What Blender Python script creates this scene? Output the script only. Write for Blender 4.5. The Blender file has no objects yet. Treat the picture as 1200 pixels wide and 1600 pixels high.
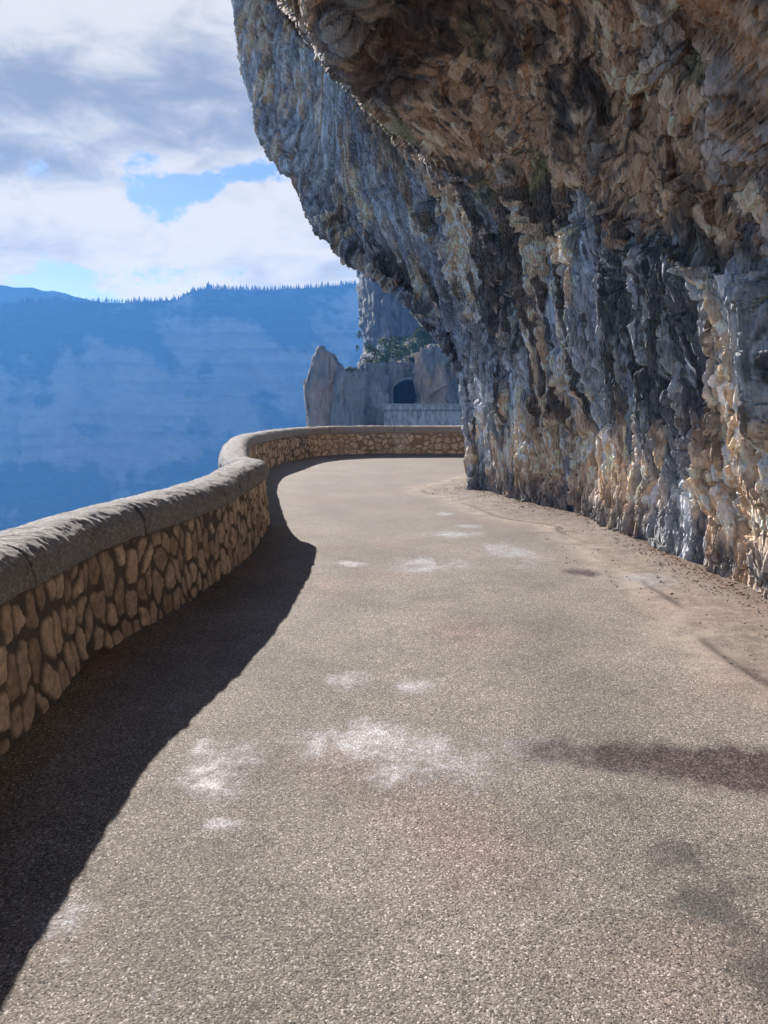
import bpy, math, random
import numpy as np
R = math.radians
random.seed(7)
sc = bpy.context.scene
COL = sc.collection

# ------------------------------------------------------------------ camera
EYE = 1.6
FPX = 1190.0
PITCH = math.atan(170 / FPX)
cam_d = bpy.data.cameras.new('camera')
cam = bpy.data.objects.new('camera', cam_d)
COL.objects.link(cam)
cam.location = (0, 0, EYE)
cam.rotation_euler = (R(90) - PITCH, 0, 0)
cam_d.sensor_fit = 'VERTICAL'
cam_d.sensor_height = 36
cam_d.lens = FPX / 1600 * 36
cam_d.clip_start = 0.05
cam_d.clip_end = 20000
sc.camera = cam

# ------------------------------------------------------------------ light
SUN_EL, SUN_AZ = R(29), R(-29.5)           # azimuth from +Y towards +X
sun_d = bpy.data.lights.new('sun', 'SUN')
sun_d.energy = 5.0
sun_d.angle = R(0.5)
sun_d.color = (0.92, 0.90, 1.0)
sun = bpy.data.objects.new('sun', sun_d)
COL.objects.link(sun)
sun.rotation_euler = (R(90) - SUN_EL, 0, math.pi - SUN_AZ)
sun.location = (-20, 40, 60)

sc.view_settings.view_transform = 'Standard'
sc.view_settings.look = 'None'
sc.view_settings.gamma = 1
sc.view_settings.exposure = 1.2
sc.cycles.volume_bounces = 1
sc.cycles.max_bounces = 8
sc.cycles.sample_clamp_indirect = 6

# ------------------------------------------------------------------ node helpers
class NT:
    def __init__(s, nt):
        s.nt = nt; s.n = nt.nodes; s.l = nt.links
    def node(s, t, **kw):
        n = s.n.new(t)
        for k, v in kw.items():
            setattr(n, k, v)
        return n
    def put(s, sock, v):
        if isinstance(v, bpy.types.NodeSocket):
            s.l.new(v, sock)
        elif v is not None:
            if isinstance(v, (tuple, list)) and len(v) == 3 and sock.type == 'RGBA':
                v = (*v, 1)
            sock.default_value = v
    def math(s, op, a, b=None, c=None, clamp=False):
        n = s.node('ShaderNodeMath', operation=op, use_clamp=clamp)
        s.put(n.inputs[0], a)
        if b is not None: s.put(n.inputs[1], b)
        if c is not None: s.put(n.inputs[2], c)
        return n.outputs[0]
    def mix(s, f, a, b, mode='MIX'):
        n = s.node('ShaderNodeMix', data_type='RGBA', blend_type=mode)
        s.put(n.inputs['Factor'], f)
        s.put(n.inputs[6], a); s.put(n.inputs[7], b)
        return n.outputs[2]
    def ramp(s, v, lo, hi, a=0.0, b=1.0, smooth=True):
        n = s.node('ShaderNodeMapRange', interpolation_type='SMOOTHSTEP' if smooth else 'LINEAR')
        s.put(n.inputs[0], v); s.put(n.inputs[1], lo); s.put(n.inputs[2], hi)
        s.put(n.inputs[3], a); s.put(n.inputs[4], b)
        return n.outputs[0]
    def noise(s, vec, scale, detail=4, rough=0.55, dist=0.0, out=0):
        n = s.node('ShaderNodeTexNoise')
        s.put(n.inputs['Vector'], vec); s.put(n.inputs['Scale'], scale)
        s.put(n.inputs['Detail'], detail); s.put(n.inputs['Roughness'], rough); s.put(n.inputs['Distortion'], dist)
        return n.outputs[out]
    def voro(s, vec, scale, feature='F1', out='Distance', rand=1.0):
        n = s.node('ShaderNodeTexVoronoi', feature=feature)
        s.put(n.inputs['Vector'], vec); s.put(n.inputs['Scale'], scale)
        s.put(n.inputs['Randomness'], rand)
        return n.outputs[out]
    def mapv(s, vec, scale=(1, 1, 1), loc=(0, 0, 0), rot=(0, 0, 0)):
        n = s.node('ShaderNodeMapping')
        s.put(n.inputs[0], vec); n.inputs['Scale'].default_value = scale
        n.inputs['Location'].default_value = loc; n.inputs['Rotation'].default_value = rot
        return n.outputs[0]
    def attr(s, name, out='Fac'):
        n = s.node('ShaderNodeAttribute', attribute_name=name)
        return n.outputs[out]
    def pos(s):
        return s.node('ShaderNodeNewGeometry').outputs['Position']
    def bump(s, h, strength=0.5, dist=0.02, prev=None):
        n = s.node('ShaderNodeBump')
        s.put(n.inputs['Strength'], strength); s.put(n.inputs['Distance'], dist); s.put(n.inputs['Height'], h)
        if prev is not None: s.put(n.inputs['Normal'], prev)
        return n.outputs[0]

def material(name, build, rough=0.85, spec=0.3):
    m = bpy.data.materials.new(name)
    m.use_nodes = True
    t = NT(m.node_tree)
    b = t.n['Principled BSDF']
    b.inputs['Roughness'].default_value = rough
    b.inputs['Specular IOR Level'].default_value = spec
    r = build(t)
    t.put(b.inputs['Base Color'], r[0])
    if len(r) > 1 and r[1] is not None: t.put(b.inputs['Normal'], r[1])
    if len(r) > 2 and r[2] is not None: t.put(b.inputs['Roughness'], r[2])
    if len(r) > 3 and r[3] is not None: t.put(b.inputs['Specular IOR Level'], r[3])
    return m

# ------------------------------------------------------------------ world: nishita sky with clouds by direction
SKY = 0.075
w = bpy.data.worlds.new('World')
sc.world = w
w.use_nodes = True
t = NT(w.node_tree)
bg = t.n['Background']
sky = t.node('ShaderNodeTexSky', sky_type='NISHITA')
sky.sun_disc = False
sky.sun_elevation = SUN_EL
sky.sun_rotation = SUN_AZ
sky.altitude = 1100
sky.air_density = 1.0
sky.dust_density = 0.6
sky.ozone_density = 2.0
gen = t.node('ShaderNodeTexCoord').outputs['Generated']
sep = t.node('ShaderNodeSeparateXYZ'); t.put(sep.inputs[0], gen)
az = t.math('ARCTAN2', sep.outputs[0], sep.outputs[1])
el = t.math('ARCSINE', sep.outputs[2])
comb = t.node('ShaderNodeCombineXYZ')
t.put(comb.inputs[0], az); t.put(comb.inputs[1], t.math('MULTIPLY', el, 1.5))
vec = comb.outputs[0]
def blob(cu, cv, ru, rv):
    a = t.math('DIVIDE', t.math('SUBTRACT', az, (cu - 600) / FPX * 0.97), ru / FPX)
    e = t.math('DIVIDE', t.math('SUBTRACT', el, (630 - cv) / FPX * 0.96), rv / FPX)
    d = t.math('ADD', t.math('MULTIPLY', a, a), t.math('MULTIPLY', e, e))
    return t.math('POWER', 2.718, t.math('MULTIPLY', d, -1.0))
n1 = t.math('ADD', t.math('MULTIPLY', t.noise(vec, 6.5, 12, 0.62, 0.1), 0.55), t.math('MULTIPLY', t.noise(vec, 19.0, 10, 0.66, 0.0), 0.45))
n2 = t.noise(t.mapv(vec, (1, 1, 1), (3.1, 1.7, 0)), 2.6, 8, 0.55, 0.2)
# coverage: high everywhere above, open blue gap and blue horizon strip
cov = t.math('ADD', t.ramp(el, 0.26, 0.36, 0.0, 0.50), 0.40)
for (cu, cv, ru, rv, g) in [(90, 370, 190, 62, 0.50), (460, 375, 210, 85, 0.60), (400, 452, 150, 16, 0.35), (30, 440, 60, 10, .3), (200, 250, 330, 45, 0.30), (470, 445, 120, 14, 0.16),
                            (400, 290, 60, 20, -0.38), (320, 318, 60, 22, -0.42), (262, 345, 40, 26, -0.36), (50, 340, 40, 12, -0.25), (150, 440, 260, 16, -0.25), (260, 470, 90, 12, 0.12), (80, 60, 60, 20, -0.2)]:
    cov = t.math('ADD', cov, t.math('MULTIPLY', blob(cu, cv, ru, rv), g))
dens = t.math('ADD', cov, t.math('MULTIPLY', t.math('SUBTRACT', n1, 0.5), 2.5))
mask = t.ramp(dens, 0.46, 0.66)
# broken cloud ahead over the gorge, unseen sky kept clearer for darker, bluer shade
mask = t.math('MULTIPLY', mask, t.math('MULTIPLY', t.ramp(t.math('ABSOLUTE', t.math('ADD', az, 0.3)), 0.7, 1.3, 1.0, 0.25), t.ramp(el, 0.6, 1.0, 1.0, 0.3)))
# shade of the clouds: grey undersides
shade = t.math('ADD', t.math('MULTIPLY', t.math('SUBTRACT', n2, 0.5), 1.0), 0.10)
for (cu, cv, ru, rv, g) in [(230, 200, 260, 55, 0.60), (60, 300, 150, 35, 0.60), (330, 250, 170, 30, 0.2), (40, 215, 110, 40, 0.3), (330, 120, 60, 60, 0.25), (180, 90, 200, 45, -0.4), (450, 330, 170, 45, -0.22), (100, 345, 160, 35, -0.2), (450, 425, 150, 20, .18), (110, 415, 130, 16, .2), (60, 30, 200, 60, -0.1)]:
    shade = t.math('ADD', shade, t.math('MULTIPLY', blob(cu, cv, ru, rv), g))
shade = t.math('ADD', shade, t.math('MULTIPLY', t.math('SUBTRACT', t.noise(t.mapv(vec, (1, 1.5, 1)), 11.0, 10, 0.62, 0.4), 0.5), 1.9))
shade = t.ramp(shade, -0.15, 0.85)
CW = 4.5
ccol = t.mix(shade, (CW * .96, CW * 0.985, CW * 1.01), (CW * 0.37, CW * 0.42, CW * 0.50))
skyc = t.mix(1.0, sky.outputs[0], (0.38, 0.47, 0.72), 'MULTIPLY')
t.put(bg.inputs['Color'], t.mix(mask, skyc, ccol))
bg.inputs['Strength'].default_value = SKY

# ------------------------------------------------------------------ numpy helpers
def ray(u, v):
    cx = (u - 600) / FPX; cy = (800 - v) / FPX
    return np.array([cx, math.cos(PITCH) + cy * math.sin(PITCH), -math.sin(PITCH) + cy * math.cos(PITCH)])
def at(u, v, Y):
    d = ray(u, v)
    return np.array([0, 0, EYE]) + d * Y / d[1]
def gr(u, v, z=0.0):
    d = ray(u, v)
    return np.array([0, 0, EYE]) + d * (EYE - z) / (-d[2])

def hsh(ix, iy, iz, k):
    with np.errstate(over='ignore'):
        h = (ix.astype(np.uint32) * np.uint32(73856093)) ^ (iy.astype(np.uint32) * np.uint32(19349663)) ^ (iz.astype(np.uint32) * np.uint32(83492791)) ^ np.uint32((k * 2654435761) & 0xffffffff)
        h ^= h >> np.uint32(15); h *= np.uint32(2246822519)
        h ^= h >> np.uint32(13); h *= np.uint32(3266489917)
        h ^= h >> np.uint32(16)
    return (h & np.uint32(0xffffff)).astype(np.float32) / np.float32(0xffffff)
def vnoise(P, k=0):
    I = np.floor(P).astype(np.int64); F = (P - I).astype(np.float32)
    F = F * F * F * (F * (F * 6 - 15) + 10)
    out = 0
    for dx in (0, 1):
        wx = F[..., 0] if dx else 1 - F[..., 0]
        for dy in (0, 1):
            wy = F[..., 1] if dy else 1 - F[..., 1]
            for dz in (0, 1):
                wz = F[..., 2] if dz else 1 - F[..., 2]
                out = out + wx * wy * wz * hsh(I[..., 0] + dx, I[..., 1] + dy, I[..., 2] + dz, k)
    return out * 2 - 1
def fbm(P, octv=4, k=0, gain=0.5):
    a, s, o = 1.0, 0.0, 0
    for i in range(octv):
        o = o + a * vnoise(P * (2.03 ** i) + 17.3 * i, k + i); s += a; a *= gain
    return o / s
def cells(P, k=0, tilt=1.0):
    """nearest jittered cell: facet height (random level + random tilt), F1, F2, cell random"""
    I = np.floor(P).astype(np.int64)
    n = P.shape[:-1]
    f1 = np.full(n, 9.0, np.float32); f2 = f1.copy(); hgt = np.zeros(n, np.float32); rnd = np.zeros(n, np.float32)
    for dx in (-1, 0, 1):
        for dy in (-1, 0, 1):
            for dz in (-1, 0, 1):
                cx, cy, cz = I[..., 0] + dx, I[..., 1] + dy, I[..., 2] + dz
                ox = P[..., 0] - cx - hsh(cx, cy, cz, k + 1)
                oy = P[..., 1] - cy - hsh(cx, cy, cz, k + 2)
                oz = P[..., 2] - cz - hsh(cx, cy, cz, k + 3)
                d = (ox * ox + oy * oy + oz * oz).astype(np.float32)
                lv = hsh(cx, cy, cz, k + 4)
                hh = (lv * 2 - 1) + tilt * (ox * (hsh(cx, cy, cz, k + 5) - .5) + oy * (hsh(cx, cy, cz, k + 6) - .5) + oz * (hsh(cx, cy, cz, k + 7) - .5)) * 2
                m = d < f1
                f2 = np.where(m, f1, np.minimum(f2, d))
                hgt = np.where(m, hh, hgt); rnd = np.where(m, lv, rnd); f1 = np.where(m, d, f1)
    return hgt.astype(np.float32), np.sqrt(f1), np.sqrt(f2), rnd
def sstep(x, a, b):
    q = np.clip((x - a) / (b - a), 0, 1)
    return q * q * (3 - 2 * q)
def lerp(a, b, f):
    return a + (b - a) * f
def mixc(c, col, f):
    return c + (np.array(col, np.float32) - c) * f[..., None]

def catmull(P, N_or_t):
    """P: (n, ...) control points, t: parameters in 0..n-1"""
    n = P.shape[0]
    tt = np.asarray(N_or_t)
    i = np.clip(np.floor(tt).astype(int), 0, n - 2); f = (tt - i)
    f = f.reshape((-1,) + (1,) * (P.ndim - 1))
    p1 = P[i]; p2 = P[i + 1]
    p0 = np.where((i > 0).reshape(f.shape), P[np.maximum(i - 1, 0)], 2 * p1 - p2)
    p3 = np.where((i < n - 2).reshape(f.shape), P[np.minimum(i + 2, n - 1)], 2 * p2 - p1)
    return 0.5 * ((2 * p1) + (-p0 + p2) * f + (2 * p0 - 5 * p1 + 4 * p2 - p3) * f ** 2 + (-p0 + 3 * p1 - 3 * p2 + p3) * f ** 3)
def resample(pts, n):
    pts = np.asarray(pts, float)
    d = np.r_[0, np.cumsum(np.linalg.norm(np.diff(pts, axis=0), axis=1))]
    q = np.linspace(0, d[-1], n)
    return np.stack([np.interp(q, d, pts[:, k]) for k in range(pts.shape[1])], -1)
def gnormals(P):
    a = np.gradient(P, axis=0); b = np.gradient(P, axis=1)
    nn = np.cross(a, b)
    return nn / (np.linalg.norm(nn, axis=-1, keepdims=True) + 1e-9)

def mesh_raw(name, V, F, mat=None, parent=None, attrs=None, smooth=True, link=True):
    """V (n,3), F (m,4) or (m,3) arrays"""
    V = np.asarray(V, np.float32).reshape(-1, 3); F = np.asarray(F, np.int32)
    k = F.shape[1]
    me = bpy.data.meshes.new(name)
    me.vertices.add(len(V)); me.vertices.foreach_set('co', V.ravel())
    me.loops.add(F.size); me.loops.foreach_set('vertex_index', F.ravel())
    me.polygons.add(len(F)); me.polygons.foreach_set('loop_start', np.arange(0, F.size, k, dtype=np.int32))
    me.polygons.foreach_set('use_smooth', np.full(len(F), smooth))
    me.update(calc_edges=True)
    me.validate()
    for an, av in (attrs or {}).items():
        av = np.asarray(av, np.float32)
        if av.ndim > 1 and av.shape[-1] == 3:
            a = me.attributes.new(an, 'FLOAT_COLOR', 'POINT')
            a.data.foreach_set('color', np.c_[av.reshape(-1, 3), np.ones(len(V), np.float32)].astype(np.float32).ravel())
        else:
            a = me.attributes.new(an, 'FLOAT', 'POINT'); a.data.foreach_set('value', av.ravel())
    if mat: me.materials.append(mat)
    o = bpy.data.objects.new(name, me)
    COL.objects.link(o)
    if parent: o.parent = parent
    return o
def grid_faces(n, m, flip=False, keep=None):
    idx = np.arange(n * m).reshape(n, m)
    F = np.stack([idx[:-1, :-1], idx[1:, :-1], idx[1:, 1:], idx[:-1, 1:]], -1)
    if flip: F = F[..., ::-1]
    F = F.reshape(-1, 4)
    if keep is not None: F = F[keep.ravel()]
    return F
def grid_obj(name, P, mat=None, parent=None, attrs=None, smooth=True, flip=False, keep=None):
    F = grid_faces(P.shape[0], P.shape[1], flip, keep)
    return mesh_raw(name, P, F, mat, parent, attrs, smooth)
def tag(o, label=None, cat=None, group=None, kind=None):
    if label: o['label'] = label
    if cat: o['category'] = cat
    if group: o['group'] = group
    if kind: o['kind'] = kind
    return o
def empty(name, loc=(0, 0, 0)):
    o = bpy.data.objects.new(name, None); COL.objects.link(o); o.location = loc
    o.empty_display_size = 0.3
    return o

# ------------------------------------------------------------------ materials
def rock_build(t):
    p = t.pos()
    c = t.attr('col', 'Color')
    f = t.noise(p, 14, 6, 0.65)
    f2 = t.noise(t.mapv(p, (1, 1, 0.3)), 45, 4, 0.6)
    k = t.math('ADD', t.math('MULTIPLY', f, 0.9), t.math('MULTIPLY', f2, 0.8))
    k = t.math('ADD', k, 0.15)
    cc = t.node('ShaderNodeCombineXYZ')
    for i in range(3): t.put(cc.inputs[i], k)
    col = t.mix(1.0, c, cc.outputs[0], 'MULTIPLY')
    h = t.math('ADD', t.noise(t.mapv(p, (1, 1, 0.45)), 22, 7, 0.7), t.math('MULTIPLY', t.voro(t.mapv(p, (1, 1, 0.35)), 34), 0.9))
    return col, t.bump(h, 1.0, 0.04), None
M_rock = material('limestone_rock', rock_build, 0.85, 0.15)
def farrock_build(t):
    p = t.pos()
    c = t.attr('col', 'Color')
    f = t.noise(t.mapv(p, (1, 1, 0.35)), 1.6, 8, 0.65)
    cc = t.node('ShaderNodeCombineXYZ')
    k = t.math('ADD', t.math('MULTIPLY', f, 1.3), 0.35)
    for i in range(3): t.put(cc.inputs[i], k)
    return t.mix(1.0, c, cc.outputs[0], 'MULTIPLY'), t.bump(f, 0.8, 0.5)
M_farrock = material('distant_limestone', farrock_build, 0.9, 0.15)

# ------------------------------------------------------------------ parapet path (inner foot line)
PATH = np.array([(-1.7, -40), (-1.7, -25), (-1.7, -14), (-1.75, -5), (-1.66, 0), (-1.73, 2), (-1.80, 3.6), (-1.80, 4.7), (-1.62, 5.75), (-1.50, 6.9), (-1.47, 8.2), (-1.49, 9.2), (-1.53, 9.72), (-1.72, 10.05),
                 (-1.98, 11.0), (-2.45, 13.5), (-2.80, 15.8), (-2.92, 17.8), (-2.75, 19.6), (-2.45, 21.6), (-1.90, 23.0), (-0.8, 23.65), (0.8, 23.8), (2.6, 23.8), (5.5, 23.2), (9, 21.5), (13, 19)], float)
pp = catmull(PATH, np.linspace(0, len(PATH) - 1, 1500))
plen = np.r_[0, np.cumsum(np.linalg.norm(np.diff(pp, axis=0), axis=1))]
def path_at(s):
    q = np.stack([np.interp(s, plen, pp[:, 0]), np.interp(s, plen, pp[:, 1])], -1)
    e = 0.05
    q2 = np.stack([np.interp(s + e, plen, pp[:, 0]), np.interp(s + e, plen, pp[:, 1])], -1)
    q1 = np.stack([np.interp(s - e, plen, pp[:, 0]), np.interp(s - e, plen, pp[:, 1])], -1)
    d = q2 - q1; d /= np.linalg.norm(d, axis=-1, keepdims=True) + 1e-9
    return q, np.stack([-d[..., 1], d[..., 0]], -1)      # outward normal (left of travel, over the valley)
def s_of(pt):
    return plen[np.argmin(np.linalg.norm(pp - np.array(pt), axis=1))]
S_JOINT = s_of((-2.2, 22.4))
S_END = plen[-1]
THICK = 0.36
HW = 0.71       # top of the stone face

# ------------------------------------------------------------------ road
BASEP = [tuple(gr(u, v)[:2]) for (u, v) in [(1215, 950), (1130, 915), (1020, 860), (950, 820), (860, 800), (790, 780), (730, 765)]]
def seg_dist(X, Y, poly):
    d = np.full(X.shape, 1e9)
    for (a, b) in zip(poly[:-1], poly[1:]):
        ax, ay = a; bx, by = b
        L = (bx - ax) ** 2 + (by - ay) ** 2 + 1e-9
        q = np.clip(((X - ax) * (bx - ax) + (Y - ay) * (by - ay)) / L, 0, 1)
        d = np.minimum(d, np.hypot(X - ax - q * (bx - ax), Y - ay - q * (by - ay)))
    return d
def inside(X, Y, poly):
    r = np.zeros(X.shape, bool); n = len(poly)
    for i in range(n):
        x1, y1 = poly[i]; x2, y2 = poly[(i + 1) % n]
        c = ((y1 > Y) != (y2 > Y)) & (X < (x2 - x1) * (Y - y1) / (y2 - y1 + 1e-12) + x1)
        r ^= c
    return r
xs = np.r_[np.arange(-3.6, 4.6, 0.03), np.arange(4.6, 14, 0.25)]
ys = np.r_[np.arange(-40, 1.2, 0.3), np.arange(1.2, 25, 0.04)]
X, Y = np.meshgrid(xs, ys, indexing='ij')
mid_s = np.linspace(0, S_END, 300)
mq, mn = path_at(mid_s)
road_poly = list(map(tuple, mq + mn * THICK * 0.5)) + [(14, -40)]
keepv = inside(X, Y, road_poly)
keep = keepv[:-1, :-1] | keepv[1:, 1:]
rockfoot = [(3.4, -40), (3.3, 2)] + BASEP + [(2.2, 15.6), (3.6, 17.2), (6, 19), (10, 20)]
dr = seg_dist(X, Y, rockfoot)
dw = seg_dist(X, Y, list(map(tuple, mq)))
P3 = np.stack([X, Y, X * 0], -1)
WX = 0.35 * fbm(P3 * np.array([2.2, 1.2, 1]), 4, 611, .6); WY = 0.6 * fbm(P3 * np.array([2.2, 1.2, 1]), 4, 617, .6)
RG = fbm(P3 * np.array([5, 2.6, 1]), 4, 623, .65)
def patch(lst, power=1.0):
    o = np.zeros(X.shape)
    for (u, v, ru, rv, a) in lst:
        c = gr(u, v); c1 = gr(u, max(v - rv, 640)); c2 = gr(u, v + rv)
        rx = ru / FPX * c[1]; ry = (c1[1] - c2[1]) / 2
        o = np.maximum(o, a * np.exp(-(((X + WX * min(.8, rx * 1.4) - c[0]) / rx) ** 2 + ((Y + WY * min(1., ry * 1.3) - c[1]) / ry) ** 2) * 0.9) * (1 + 0.9 * RG))
    return o
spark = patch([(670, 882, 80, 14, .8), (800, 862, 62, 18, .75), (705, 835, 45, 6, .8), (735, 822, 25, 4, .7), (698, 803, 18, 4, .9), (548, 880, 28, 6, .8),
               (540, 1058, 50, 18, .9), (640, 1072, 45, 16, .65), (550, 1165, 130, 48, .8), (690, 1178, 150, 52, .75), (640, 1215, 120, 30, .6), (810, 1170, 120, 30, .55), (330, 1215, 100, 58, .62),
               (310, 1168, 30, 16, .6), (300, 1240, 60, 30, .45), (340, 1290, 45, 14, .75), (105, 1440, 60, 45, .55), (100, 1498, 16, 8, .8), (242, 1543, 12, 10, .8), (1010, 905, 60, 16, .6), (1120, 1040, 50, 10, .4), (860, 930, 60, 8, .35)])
wet = patch([(1000, 1180, 120, 26, 1.2), (1110, 1190, 120, 32, 1.35), (1210, 1198, 110, 32, 1.35), (870, 1172, 70, 20, .8), (905, 892, 30, 8, .9), (1190, 1065, 40, 30, .75), (650, 884, 45, 7, .45), (900, 1160, 60, 15, .5)])
dark = patch([(1080, 1340, 100, 40, 1.1), (1120, 1410, 120, 50, 1.2), (1190, 1500, 80, 70, 1.2), (930, 1250, 90, 20, .6), (980, 1385, 60, 20, .5), (1000, 1470, 60, 20, .4), (1100, 1560, 50, 15, .8), (1000, 975, 90, 14, .4), (850, 1110, 250, 14, .35), (600, 1025, 180, 10, .3), (780, 730, 60, 8, .5)])
# worn strip of loose sandy dirt by the foot of the rock; a wavy seam where the asphalt ends
seam = 0.85 + 0.28 * vnoise(P3 * 0.45 + 3, 5) + 0.12 * vnoise(P3 * 1.7, 6)
edge = sstep(dr, seam + 0.10, seam - 0.10)
seamline = np.exp(-((dr - seam) / 0.035) ** 2) * sstep(vnoise(P3 * 1.1, 12), -0.4, 0.4)
sand = np.exp(-((dr - seam - 0.10) / 0.22) ** 2)
litter = np.exp(-(dr / 0.22) ** 2)
track = np.maximum(np.exp(-((dw - 1.25) / .28) ** 2), np.exp(-((dw - 2.85) / .30) ** 2)) * sstep(Y, 22, 14)
Z = 0.012 * fbm(P3 * 0.6, 3, 9) - 0.012 * wet + litter * 0.05 + 0.012 * edge * fbm(P3 * 3, 3, 31)
Z = Z + 0.05 * np.exp(-(dw / 0.18) ** 2)
P3[..., 2] = Z

def road_build(t):
    p = t.pos()
    big = t.noise(p, 0.7, 6, 0.6)
    midn = t.noise(p, 4.0, 6, 0.65)
    fine = t.noise(p, 85, 4, 0.75)
    pw = t.node('ShaderNodeVectorMath', operation='ADD')
    t.put(pw.inputs[0], p); sc3 = t.node('ShaderNodeVectorMath', operation='SCALE'); t.put(sc3.inputs[0], t.noise(p, 70, 3, 0.6, 0, 1)); sc3.inputs['Scale'].default_value = 0.012; t.put(pw.inputs[1], sc3.outputs[0])
    pw = pw.outputs[0]
    ag = t.voro(pw, 185, 'F1', 'Color')
    agd = t.voro(pw, 185, 'F1', 'Distance')
    s = t.node('ShaderNodeSeparateColor'); t.put(s.inputs[0], ag)
    c = t.mix(t.ramp(s.outputs[0], 0.0, 1.0), (0.095, 0.086, 0.074), (0.245, 0.221, 0.192))
    c = t.mix(t.ramp(s.outputs[1], 0.86, 0.98), c, (0.48, 0.45, 0.42))
    c = t.mix(t.ramp(s.outputs[2], 0.90, 0.98), c, (0.035, 0.034, 0.034))
    tone = t.math('ADD', t.math('ADD', t.math('MULTIPLY', big, 1.5), t.math('MULTIPLY', midn, 0.9)), -0.06)
    cc = t.node('ShaderNodeCombineXYZ')
    t.put(cc.inputs[0], tone); t.put(cc.inputs[1], t.math('MULTIPLY', tone, 0.99)); t.put(cc.inputs[2], t.math('MULTIPLY', tone, 0.96))
    c = t.mix(1.0, c, cc.outputs[0], 'MULTIPLY')
    # pinkish and greyish drifts
    c = t.mix(t.math('MULTIPLY', t.ramp(t.noise(p, 0.55, 3, 0.5), 0.50, 0.66), 0.6), c, t.mix(1.0, c, (1.12, 0.92, 0.95), 'MULTIPLY'))
    sx = t.node('ShaderNodeSeparateXYZ'); t.put(sx.inputs[0], p)
    # far road: smoother, sandy dust
    dust = t.ramp(t.math('ADD', sx.outputs[1], t.math('MULTIPLY', midn, 3.0)), 7.0, 13.0, 0.0, 0.55)
    c = t.mix(dust, c, t.mix(t.noise(p, 25, 6, .75), (0.115, 0.103, 0.092), (0.25, 0.226, 0.202)))
    ed = t.attr('edge'); sd = t.attr('sand'); li = t.attr('litter'); sl = t.attr('seam')
    dn = t.noise(p, 9, 8, 0.7)
    c = t.mix(t.math('MULTIPLY', ed, 0.5), c, t.mix(t.ramp(dn, 0.4, 0.65), (0.13, 0.105, 0.085), (0.30, 0.25, 0.20)))
    c = t.mix(t.math('MULTIPLY', sd, t.ramp(midn, 0.35, 0.65, 0.1, 0.6)), c, (0.40, 0.34, 0.275))
    c = t.mix(t.math('MULTIPLY', sl, 0.8), c, (0.06, 0.05, 0.043))
    c = t.mix(t.math('MULTIPLY', li, t.ramp(dn, 0.42, 0.6, 0.1, 0.8)), c, (0.10, 0.06, 0.04))
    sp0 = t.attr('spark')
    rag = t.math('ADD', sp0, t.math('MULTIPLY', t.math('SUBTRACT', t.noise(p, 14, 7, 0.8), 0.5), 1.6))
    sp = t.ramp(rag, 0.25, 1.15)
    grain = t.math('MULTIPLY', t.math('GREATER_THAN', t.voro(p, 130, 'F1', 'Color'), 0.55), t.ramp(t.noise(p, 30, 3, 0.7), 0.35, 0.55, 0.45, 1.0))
    glint_paint = t.math('MULTIPLY', sp, t.math('ADD', t.math('MULTIPLY', grain, 0.58), 0.0), clamp=True)
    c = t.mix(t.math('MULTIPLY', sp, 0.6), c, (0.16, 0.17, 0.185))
    c = t.mix(glint_paint, c, (0.66, 0.70, 0.80))  # glints off damp aggregate, painted into the colour as pale speckles
    we = t.ramp(t.math('ADD', t.attr('wet'), t.math('MULTIPLY', t.math('SUBTRACT', t.noise(p, 7, 6, 0.7), 0.5), 0.9)), 0.16, 0.80)
    we = t.math('MULTIPLY', we, t.math('ADD', 0.72, t.math('MULTIPLY', t.ramp(t.math('ADD', we, t.math('MULTIPLY', grain, -0.9)), -.2, .4), 0.28)))
    c = t.mix(t.math('MULTIPLY', we, 0.92), c, t.mix(t.math('MULTIPLY', grain, 0.30), (0.022, 0.008, 0.008), (0.30, 0.24, 0.25)))
    da = t.ramp(t.math('ADD', t.attr('dark'), t.math('MULTIPLY', t.math('SUBTRACT', t.noise(p, 9, 8, 0.8), 0.5), 2.4)), 0.35, 1.0)
    c = t.mix(t.math('MULTIPLY', da, 0.9), c, t.mix(0.25, (0.05, 0.055, 0.052), c))
    # wheel tracks follow the road; fine cracks in the tired surface
    tr_ = t.attr('track')
    c = t.mix(t.math('MULTIPLY', tr_, t.ramp(midn, 0.3, 0.7, 0.15, 0.5)), c, t.mix(1.0, c, (0.74, 0.74, 0.75), 'MULTIPLY'))
    ck = t.voro(t.mapv(pw, (1, 0.6, 1)), 1.1, 'DISTANCE_TO_EDGE', 'Distance')
    ckm = t.math('MULTIPLY', t.ramp(ck, 0.001, 0.006, 1, 0), t.ramp(t.noise(t.mapv(p, loc=(3, 1, 0)), 0.8, 3, .5), 0.54, 0.62))
    c = t.mix(t.math('MULTIPLY', ckm, 0.22), c, (0.05, 0.045, 0.04))
    rough = t.math('SUBTRACT', 0.85, t.math('MULTIPLY', sp, 0.40))
    rough = t.math('SUBTRACT', rough, t.math('MULTIPLY', we, 0.15))
    h = t.math('ADD', t.math('MULTIPLY', agd, -0.5), t.math('MULTIPLY', fine, 1.6))
    b = t.bump(h, 0.75, 0.0045)
    spec = t.math('ADD', 0.25, t.math('MULTIPLY', sp, 0.5))
    b = t.bump(midn, 0.25, 0.02, b)
    return c, b, rough, spec
M_road = material('worn_asphalt', road_build, 0.85, 0.25)
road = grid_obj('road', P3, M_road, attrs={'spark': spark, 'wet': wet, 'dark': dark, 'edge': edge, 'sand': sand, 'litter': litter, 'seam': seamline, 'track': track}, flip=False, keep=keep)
tag(road, 'narrow tan asphalt road curving between the parapet and the rock', kind='structure')

# ------------------------------------------------------------------ near overhanging cliff
def iz(u, v, d): return at(u, v, d)
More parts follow.
